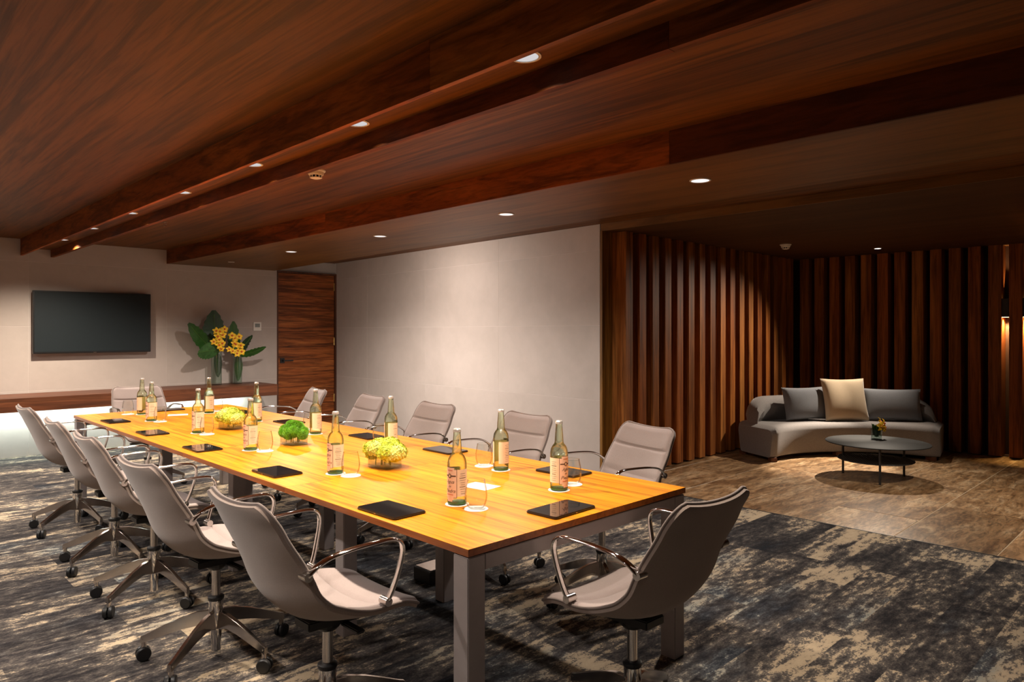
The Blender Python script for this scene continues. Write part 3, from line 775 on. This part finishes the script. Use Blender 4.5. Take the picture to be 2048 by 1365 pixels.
def pom(rad, n, seed):
    rnd = random.Random(seed); b = MB(); ga = PI * (3 - 5 ** .5)
    for i in range(n):
        zz = 1 - 2 * (i + .5) / n; rr = math.sqrt(1 - zz * zz); a = i * ga
        d = Vector((rr * math.cos(a), rr * math.sin(a), zz)); b.X = Matrix.Translation(d * rad * .72) @ d.to_track_quat('Z', 'Y').to_matrix().to_4x4()
        w_ = .0028; h_ = rad * .28 * rnd.uniform(.7, 1.2); ox, oy = rnd.uniform(-.003, .003), rnd.uniform(-.003, .003)
        b._add([(w_, 0, 0), (-w_ / 2, w_ * .87, 0), (-w_ / 2, -w_ * .87, 0), (ox, oy, h_)], [(0, 1, 3), (1, 2, 3), (2, 0, 3)])
    b.X = None
    b.grid(lambda i, j: (rad * .76 * math.sin(PI * i / 7) * math.cos(2 * PI * j / 12), rad * .76 * math.sin(PI * i / 7) * math.sin(2 * PI * j / 12), rad * .76 * math.cos(PI * i / 7)), 8, 12, cv=True)
    return b.mesh('flower_head', 'pompon_green', fix=False)
poms = [pom(.034, 420, 5), pom(.034, 420, 6)]
leaf_small = MB().grid(lambda i, j: ((j - 2) / 2 * .016 * math.sin(PI * (i + .6) / 6.6), .045 * i / 5, .004 * (j - 2) ** 2 + .006 * math.sin(i)), 6, 5).mesh('leaf', 'leaf_mid', smooth='all')
def box_vase(parent, lx, ly, h_):
    v = MB(); w_ = .004
    v.box(-lx, lx, -ly, ly, 0, .010)
    v.box(-lx, lx, -ly, -ly + w_, .010, h_); v.box(-lx, lx, ly - w_, ly, .010, h_); v.box(-lx, -lx + w_, -ly + w_, ly - w_, .010, h_); v.box(lx - w_, lx, -ly + w_, ly - w_, .010, h_)
    v.build('glass_vase', 'vase_glass', parent, fix=True)
    s = MB(); rnd = random.Random(3)
    for k in range(8):
        x = rnd.uniform(-lx * .7, lx * .7); y = rnd.uniform(-ly * .6, ly * .6); s.tube([(x, y, .012), (x * .9, y * .9, h_ + .01)], .0025, 5)
    s.build('stems', 'stem_green', parent)
def arrangement(loc, kind, lab):
    t_ = thing('flower_arrangement', lab, 'flowers', loc, R(3), 'flower centrepieces')
    box_vase(t_, .052, .072, .066)
    rnd = random.Random(int(loc[1] * 100))
    if kind == 'hyd':
        spots = [(-.030, -.062, .098), (.030, -.058, .094), (-.034, .004, .108), (.032, .008, .112), (-.026, .064, .098), (.030, .062, .096), (0, -.02, .118), (0, .04, .116), (.0, -.088, .086), (.0, .09, .086)]
        for k, p in enumerate(spots):
            h_ = link('flower_head', hyd[k % 3], t_); h_.location = (p[0], p[1] * .92, p[2] - .014); h_.rotation_euler = (rnd.uniform(-.4, .4) - p[1] * 3, rnd.uniform(-.3, .3) + p[0] * 4, rnd.uniform(0, 6)); s_ = rnd.uniform(.95, 1.12); h_.scale = (s_, s_, s_)
            link('bud_core', core_me, h_)
        for a in (-40, 160, 250):
            l_ = link('leaf', leaf_small, t_); l_.location = (.03 * math.cos(R(a)), .05 * math.sin(R(a)), .080); l_.rotation_euler = (.3, 0, R(a - 90))
    else:
        spots = [(-.035, -.060, .098), (.028, -.066, .092), (-.040, -.004, .106), (.034, .000, .112), (-.030, .054, .100), (.034, .058, .096), (-.004, -.030, .126), (-.002, .026, .126), (.0, .092, .088), (.0, -.098, .084), (-.052, .03, .088), (-.054, -.034, .086)]
        for k, p in enumerate(spots):
            h_ = link('flower_head', poms[k % 2], t_); h_.location = (p[0], p[1], p[2] - .014); s_ = rnd.uniform(1.0, 1.22); h_.scale = (s_, s_, s_); h_.rotation_euler = (rnd.uniform(0, 6), rnd.uniform(0, 6), 0)
arrangement((2.030, 4.935, TZ), 'hyd', 'yellow-green hydrangea centrepiece in a low glass box, farthest from the camera')
arrangement((2.030, 3.985, TZ), 'pom', 'bright green pompon flower centrepiece in a low glass box, middle of the table')
arrangement((2.015, 2.985, TZ), 'hyd', 'yellow-green hydrangea centrepiece in a low glass box, nearest the camera')

# ------------------------------------------------------------------ tall vases on the console
def leaf_blade(base, tip, width, side, bend, name, mat, parent, n=16, m=7, serr=.07, fold=.10):
    base, tip = Vector(base), Vector(tip); ax = tip - base; Ln = ax.length; d = ax.normalized(); s = Vector(side); s = (s - d * s.dot(d)).normalized(); nn = d.cross(s)
    def fn(i, j):
        q = i / (n - 1); u = (j - (m - 1) / 2) / ((m - 1) / 2)
        wd = width * (math.sin(PI * min(1, q ** .80 * .97 + .015)) ** .62) * (1 + (serr if i % 2 else -serr) * (abs(u) ** 4))
        return base + ax * q + s * (u * wd) + nn * (bend * Ln * math.sin(PI * q) + fold * wd * abs(u) + .012 * Ln * math.sin(q * 40) * abs(u))
    b = MB().grid(fn, n, m); me = b.mesh(name, mat, smooth='all', fix=False); o = link(name, me, parent)
    rb = MB().tube([base + ax * q + nn * (bend * Ln * math.sin(PI * q) - .002) for q in [k / 10 for k in range(10)]], .003, 5).build('midrib', 'stem_green', o)
    return o
def orchid_mesh():
    b = MB()
    for k in range(5):
        a = 2 * PI * k / 5 + .3; b.X = Matrix.Rotation(a, 4, 'Z')
        b.grid(lambda i, j: (.034 * i / 4, (j - 1) * .013 * math.sin(PI * (i + .7) / 5.2), .010 * math.sin(i * .9) + .004 * (j - 1) ** 2), 5, 3)
    b.X = None; return b.mesh('orchid_bloom', 'orchid_yellow', smooth='all', fix=False)
orc_me = orchid_mesh(); lip_me = MB().lathe([(.004, .0), (.009, .010), (.006, .018)], 8).mesh('lip', 'orchid_lip', smooth='all')
ZK = .722; YV = 9.40
def px(x, y, Y=YV): return at_y(x, y, Y)
def vase(px_x, px_y, r, h_, lab):
    p = at_y(px_x, px_y, YV); t_ = thing('flower_vase', lab, 'vase', (p.x, YV, ZK), 0, 'tall glass vases on the console')
    t_.location.z = ZK
    out = [(r * .96, 0), (r, .006), (r, h_)]; inn = [(r - .005, h_), (r - .005, .022), (.004, .020)]
    MB().lathe(out + inn, 32).build('glass_cylinder', 'vase_glass', t_, smooth=True); return t_
def loc(t_, x, y, Y=YV): q = px(x, y, Y); return q - Vector(t_.location)
v1 = vase(433, 769, .066, .43, 'tall glass cylinder vase with broad leaves and yellow orchids, nearer the television')
leaf_blade(loc(v1, 432, 706), loc(v1, 428, 621, 9.42), .155, (1, 0, 0), .03, 'leaf', 'leaf_dark', v1)
leaf_blade(loc(v1, 431, 706), loc(v1, 377, 647, 9.30), .105, (.6, .2, .75), .05, 'leaf', 'leaf_mid', v1)
leaf_blade(loc(v1, 440, 702, 9.32), loc(v1, 396, 706, 9.18), .125, (.1, -.45, 1), .06, 'leaf', 'leaf_pale', v1)
leaf_blade(loc(v1, 434, 706), loc(v1, 436, 755), .055, (1, 0, 0), .0, 'leaf', 'leaf_dark', v1, serr=.02, fold=.3)
v2 = vase(475, 766, .058, .40, 'tall glass cylinder vase with narrow leaves and yellow orchids, nearer the door')
leaf_blade(loc(v2, 472, 712), loc(v2, 467, 643, 9.42), .088, (1, 0, 0), .04, 'leaf', 'leaf_mid', v2)
leaf_blade(loc(v2, 478, 712), loc(v2, 505, 671, 9.34), .072, (.7, 0, .6), .05, 'leaf', 'leaf_dark', v2)
leaf_blade(loc(v2, 480, 712), loc(v2, 532, 694, 9.26), .055, (.2, -.5, .7), .05, 'leaf', 'leaf_mid', v2)
leaf_blade(loc(v2, 476, 712), loc(v2, 476, 762), .056, (1, 0, 0), .0, 'leaf', 'leaf_mid', v2, serr=.0, fold=.35)
def blooms(t_, pts, Y):
    rnd = random.Random(len(pts)); stem = [loc(t_, *pts[-1], Y + .06)] + [loc(t_, *p, Y + .03) for p in reversed(pts)]
    MB().tube(stem, .004, 6).build('flower_stem', 'stem_green', t_)
    for p in pts:
        o = link('orchid_bloom', orc_me, t_); q = loc(t_, *p, Y); o.location = q
        d = Vector((rnd.uniform(-.7, .3), -1, rnd.uniform(-.2, .5))); o.rotation_euler = (d.to_track_quat('Z', 'Y')).to_euler(); s_ = rnd.uniform(1.2, 1.6); o.scale = (s_, s_, s_)
        link('lip', lip_me, o)
blooms(v1, [(449, 659), (440, 664), (432, 662), (445, 670), (434, 673), (427, 684), (438, 680), (444, 687), (437, 692), (443, 698)], 9.24)
blooms(v2, [(464, 672), (478, 674), (470, 677), (468, 687), (482, 692), (472, 690), (458, 699), (466, 703), (476, 702), (483, 704), (474, 708)], 9.24)

# ------------------------------------------------------------------ lounge: curved sofa, cushions, round table
CC = Vector((7.43, 2.205, 0))
def inner(q):
    a = R(95 - 96 * q); return Vector((CC.x + 1.21 * math.cos(a), CC.y + 1.21 * math.sin(a), 0))
def outer(q):
    P = catmull([(7.62, 4.03, 0), (8.10, 4.00, 0), (8.62, 3.72, 0), (9.05, 3.30, 0), (9.34, 2.80, 0), (9.42, 2.33, 0)], 41); return P[min(40, max(0, round(q * 40)))]
sf = thing('curved_sofa', 'curved grey upholstered sofa in the slatted corner', 'sofa')
NQ = 41
def rsec(w, z0, z1, r, n=4):
    out = []
    for cx_, cz_, a0 in ((w - r, z1 - r, 0), (r, z1 - r, 90), (r, z0 + r * .5, 180), (w - r, z0 + r * .5, 270)):
        for k in range(n):
            a = R(a0 + 90 * k / (n - 1)); rr = r if a0 < 180 else r * .5; out.append((cx_ + rr * math.cos(a), cz_ + rr * math.sin(a)))
    return out
def body_pt(i, j):
    q = i / (NQ - 1); I, O = inner(q), outer(q); d = O - I; w_ = d.length
    e = min(q, 1 - q) * (NQ - 1); k = 0.0 if e >= 2 else (1 - math.sqrt(1 - (1 - e / 2) ** 2))
    zt = .385 - .035 * k; s_ = rsec(w_ - .10 * k, .045, zt, .070)[j]
    return I + d.normalized() * (s_[0] + .05 * k) + Vector((0, 0, s_[1]))
bd = MB().grid(body_pt, NQ, 16, cv=True); bd.f += [tuple(range(16)), tuple(range((NQ - 1) * 16, NQ * 16))]
bd.build('seat_body', 'sofa_fabric', sf, smooth=True)
def back_pt(i, j):
    q = .035 + .93 * i / (NQ - 1); I, O = inner(q), outer(q); d = (O - I).normalized(); e = min(i, NQ - 1 - i)
    k = 0.0 if e >= 6 else 1 - math.sqrt(1 - (1 - e / 6) ** 2)
    zt = .66 - .26 * k; w_ = .30 - .12 * k; s_ = rsec(w_, .36, zt, min(.12, (zt - .36) * .48))[j]
    return O - d * (.34 - s_[0]) + Vector((0, 0, s_[1]))
bk = MB().grid(back_pt, NQ, 16, cv=True); bk.f += [tuple(range(16)), tuple(range((NQ - 1) * 16, NQ * 16))]
bk.build('backrest', 'sofa_fabric', sf, smooth=True)
for q in (.03, .5, .96):
    for f_ in (.12, .86):
        p = inner(q).lerp(outer(q), f_); o = MB().box(-.05, .05, -.035, .035, 0, .046).build('foot', 'foot_wood', sf, bevel=.003); o.location = (p.x, p.y, 0); o.rotation_euler = (0, 0, R(45))
def pillow(name, mat, w_, h_, t_, lab, pos, rz, tilt, pinch=.05, group=None):
    n = 21
    def side(sg):
        def fn(i, j):
            u = -1 + 2 * i / (n - 1); v = -1 + 2 * j / (n - 1)
            th = sg * t_ * ((1 - u * u) * (1 - v * v)) ** .38
            return (w_ * u * (1 - pinch * (1 - v * v) * abs(u)), th, h_ * v * (1 - pinch * (1 - u * u) * abs(v)))
        return fn
    b = MB(); b.grid(side(1), n, n); b.grid(side(-1), n, n)
    me = b.mesh(name, mat, smooth='all', fix=False)
    bm = bmesh.new(); bm.from_mesh(me); bmesh.ops.remove_doubles(bm, verts=bm.verts, dist=.0005); bmesh.ops.recalc_face_normals(bm, faces=bm.faces); bm.to_mesh(me); bm.free()
    for p in me.polygons: p.use_smooth = True
    o = link(name, me); tag(o, lab, 'cushion', group); o.location = pos; o.rotation_euler = (R(tilt), 0, R(rz)); return o
def on_sofa(q, f_): p = inner(q).lerp(outer(q), f_); return p
for q, f_, w_, h_, t_, mat, lab, nm, rz, ti, z in (
    (.36, .38, .285, .195, .085, 'cushion_grey', 'slate grey sofa cushion on the left of the beige pillow', 'sofa_cushion', -30, -14, .585),
    (.775, .43, .315, .190, .085, 'cushion_grey', 'slate grey sofa cushion on the right of the beige pillow', 'sofa_cushion', -58, -14, .575),
    (.555, .28, .262, .255, .085, 'cushion_beige', 'square beige throw pillow standing in the middle of the sofa', 'throw_pillow', -42, -16, .632)):
    p = on_sofa(q, f_); pillow(nm, mat, w_, h_, t_, lab, (p.x, p.y, z), rz, ti, .06, 'sofa cushions' if nm == 'sofa_cushion' else None)

ct = thing('coffee_table', 'low round black coffee table with a mesh shelf before the sofa', 'table', (7.37, 2.40, 0))
HT = .345
MB().lathe([(.455, HT - .012), (.467, HT - .009), (.467, HT - .003), (.463, HT)], 56).build('tabletop', 'table_black', ct, smooth=True)
for p in ((7.313, 2.702), (6.987, 2.25), (7.592, 2.224)):
    q = Vector((p[0] - 7.37, p[1] - 2.40)); MB().cyl((q.x, q.y, 0), .011, 0, HT - .012, 10).build('leg', 'dark_metal', ct, smooth=True)
cxm, cym = -.072, -.008; rs = .335; zsf = .185
MB().tube([(cxm + rs * math.cos(2 * PI * k / 48), cym + rs * math.sin(2 * PI * k / 48), zsf) for k in range(48)], .006, 6, closed=True).build('shelf_ring', 'dark_metal', ct, smooth='all')
ms = MB(); npx = 30
for k in range(1, npx):
    d_ = -rs + 2 * rs * k / npx; hl = math.sqrt(max(0, rs * rs - d_ * d_))
    for ang in (30, 90 + 30):
        c, s = math.cos(R(ang)), math.sin(R(ang)); P0 = (cxm + d_ * c - hl * -s, cym + d_ * s - hl * c, zsf); P1 = (cxm + d_ * c + hl * -s, cym + d_ * s + hl * c, zsf)
        ms.tube([P0, P1], .0019, 4)
ms.build('mesh_shelf', 'dark_metal', ct)
sv = thing('small_vase', 'small glass tumbler of yellow orchids on the round coffee table', 'vase', (7.37, 2.36, HT))
pv = at_z(1753, 878, HT); sv.location = (pv.x, pv.y, HT)
MB().lathe([(.046, 0), (.048, .004), (.050, .10), (.047, .10), (.045, .016), (.004, .014)], 28).build('glass_cup', 'vase_glass', sv, smooth=True)
for k, (a, l) in enumerate(((130, .09), (200, .08), (60, .07), (280, .06))):
    leaf_blade((.015 * math.cos(R(a)), .015 * math.sin(R(a)), .02), (.05 * math.cos(R(a)), .05 * math.sin(R(a)), .10 + l * .6), .034, (-math.sin(R(a)), math.cos(R(a)), 0), .08, 'leaf', ('leaf_mid', 'leaf_dark')[k % 2], sv, n=8, m=5, serr=.0)
rnd = random.Random(4)
for p in ((.02, -.03, .135), (.045, -.045, .155), (.06, -.03, .13), (.0, -.045, .12), (.035, -.055, .115), (.05, -.01, .165), (-.02, -.04, .13)):
    o = link('orchid_bloom', orc_me, sv); o.location = p; d = Vector((rnd.uniform(-.5, .5) + p[0] * 6, -1, rnd.uniform(0, .7))); o.rotation_euler = d.to_track_quat('Z', 'Y').to_euler(); o.scale = (1.4, 1.4, 1.4)
    link('lip', lip_me, o)
